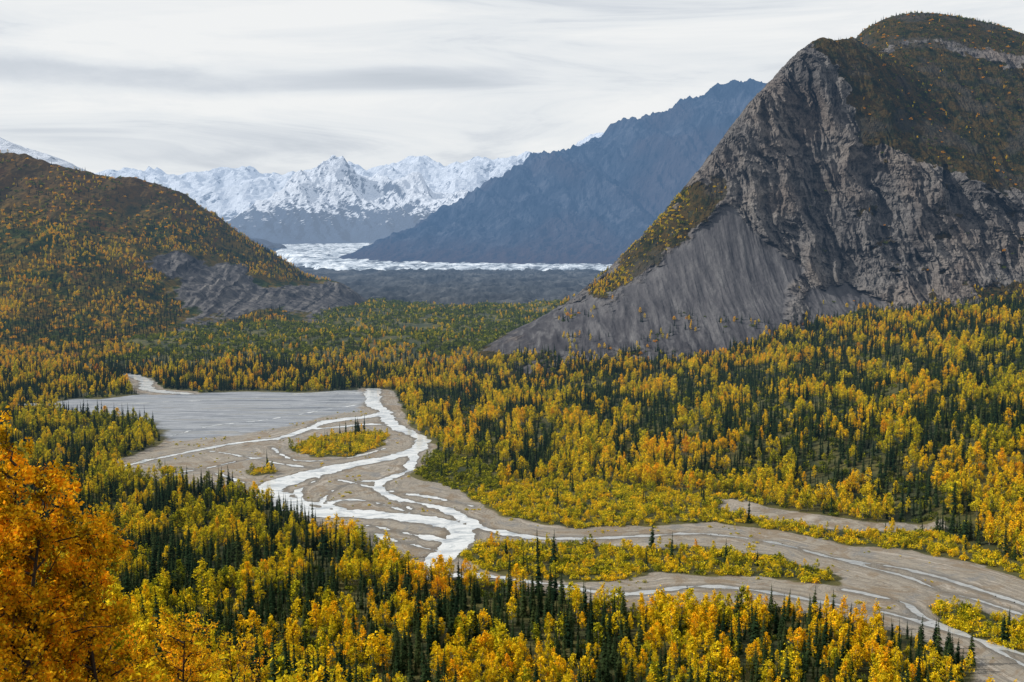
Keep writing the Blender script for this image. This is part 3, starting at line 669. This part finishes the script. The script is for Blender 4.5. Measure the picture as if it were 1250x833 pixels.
def bt(a,b,d): q=P(a,b,d); return q[0],q[1],q[2]
x_,y_,t_=bt(-5,570,31); birch(x_,y_,t_,4.6,44000,1)
x_,y_,t_=bt(110,635,34); birch(x_,y_,t_,3.4,25000,2)
x_,y_,t_=bt(205,745,42); birch(x_,y_,t_,3.1,13000,3)
x_,y_,t_=bt(305,770,55); birch(x_,y_,t_,2.8,5000,5)
# ------------------------------------------------------------------ light
AZ=math.radians(-92); EL=math.radians(36)   # sun azimuth measured from +Y toward +X
sd=Vector((math.sin(AZ)*math.cos(EL),math.cos(AZ)*math.cos(EL),math.sin(EL)))
l=bpy.data.lights.new('sun','SUN'); l.energy=4.8; l.angle=math.radians(.8); l.color=(1,.95,.86)
so=bpy.data.objects.new('sun',l); COL.objects.link(so); so.rotation_euler=sd.to_track_quat('Z','Y').to_euler()
w=bpy.data.worlds.new('World'); bpy.context.scene.world=w; w.use_nodes=True; t=w.node_tree; t.nodes.clear()
try: w.cycles.sampling_method='NONE'
except Exception: pass
n=t.nodes.new; L=t.links.new
bg=n('ShaderNodeBackground'); bg.inputs[1].default_value=.1; wo=n('ShaderNodeOutputWorld'); L(bg.outputs[0],wo.inputs[0])
sk=n('ShaderNodeTexSky'); sk.sky_type='NISHITA'; sk.sun_disc=False; sk.sun_elevation=EL; sk.sun_rotation=AZ
tc=n('ShaderNodeTexCoord')
def wn(scale,det,rough,dist,loc=(0,0,0)):
    mp=n('ShaderNodeMapping'); mp.inputs['Scale'].default_value=scale; mp.inputs['Location'].default_value=loc; L(tc.outputs['Generated'],mp.inputs[0])
    a=n('ShaderNodeTexNoise'); a.inputs['Scale'].default_value=1; a.inputs['Detail'].default_value=det; a.inputs['Roughness'].default_value=rough; a.inputs['Distortion'].default_value=dist
    L(mp.outputs[0],a.inputs['Vector']); return a.outputs['Fac']
def mth(op,a,b=None):
    o=n('ShaderNodeMath'); o.operation=op
    for i,q in enumerate((a,b)):
        if q is None: continue
        if isinstance(q,bpy.types.NodeSocket): L(q,o.inputs[i])
        else: o.inputs[i].default_value=q
    return o.outputs[0]
def mr(v,a,b,c=0.,d=1.):
    o=n('ShaderNodeMapRange'); o.interpolation_type='SMOOTHSTEP'; L(v,o.inputs['Value'])
    for i,q in zip(('From Min','From Max','To Min','To Max'),(a,b,c,d)): o.inputs[i].default_value=q
    return o.outputs['Result']
def rampn(f,st):
    o=n('ShaderNodeValToRGB'); L(f,o.inputs[0]); e=o.color_ramp.elements
    while len(e)<len(st): e.new(.5)
    for i,(p,c) in enumerate(st): e[i].position=p; e[i].color=(*c,1)
    return o.outputs[0]
sx=n('ShaderNodeSeparateXYZ'); L(tc.outputs['Generated'],sx.inputs[0])
nz=wn((2.8,2.8,20),7,.64,.9,(0,0,3)); big=wn((1.5,1.5,9),4,.5,.3,(4,0,1))
# long grey stratus bank low in the west-north-west sky
dz=mth('ABSOLUTE',mth('SUBTRACT',mth('ADD',sx.outputs[2],mth('MULTIPLY',mth('SUBTRACT',big,.5),.05)),.146))
bank=mth('MULTIPLY',mr(dz,.019,.003),mr(sx.outputs[0],.08,-.06))
val=mth('SUBTRACT',mth('ADD',mth('MULTIPLY',nz,.6),mth('MULTIPLY',big,.4)),mth('MULTIPLY',bank,mth('MULTIPLY',nz,.30)))
cl=rampn(val,[(.27,(.50,.55,.61)),(.37,(.67,.71,.76)),(.43,(.80,.83,.855)),(.53,(.90,.91,.91))])
sc=n('ShaderNodeVectorMath'); sc.operation='SCALE'; sc.inputs['Scale'].default_value=10.; L(cl,sc.inputs[0])
mx=n('ShaderNodeMix'); mx.data_type='RGBA'; mx.inputs[0].default_value=.96; L(sk.outputs[0],mx.inputs[6]); L(sc.outputs[0],mx.inputs[7]); L(mx.outputs[2],bg.inputs[0])
# ------------------------------------------------------------------ camera
cam=bpy.data.cameras.new('camera'); cam.sensor_width=36; cam.lens=35; cam.clip_end=120000; cam.clip_start=.5
co=bpy.data.objects.new('camera',cam); COL.objects.link(co); co.location=(0,0,EYE); co.rotation_euler=(math.pi/2-TILT,0,0)
s=bpy.context.scene; s.camera=co; s.view_settings.view_transform='Standard'; s.view_settings.look='None'; s.view_settings.exposure=0
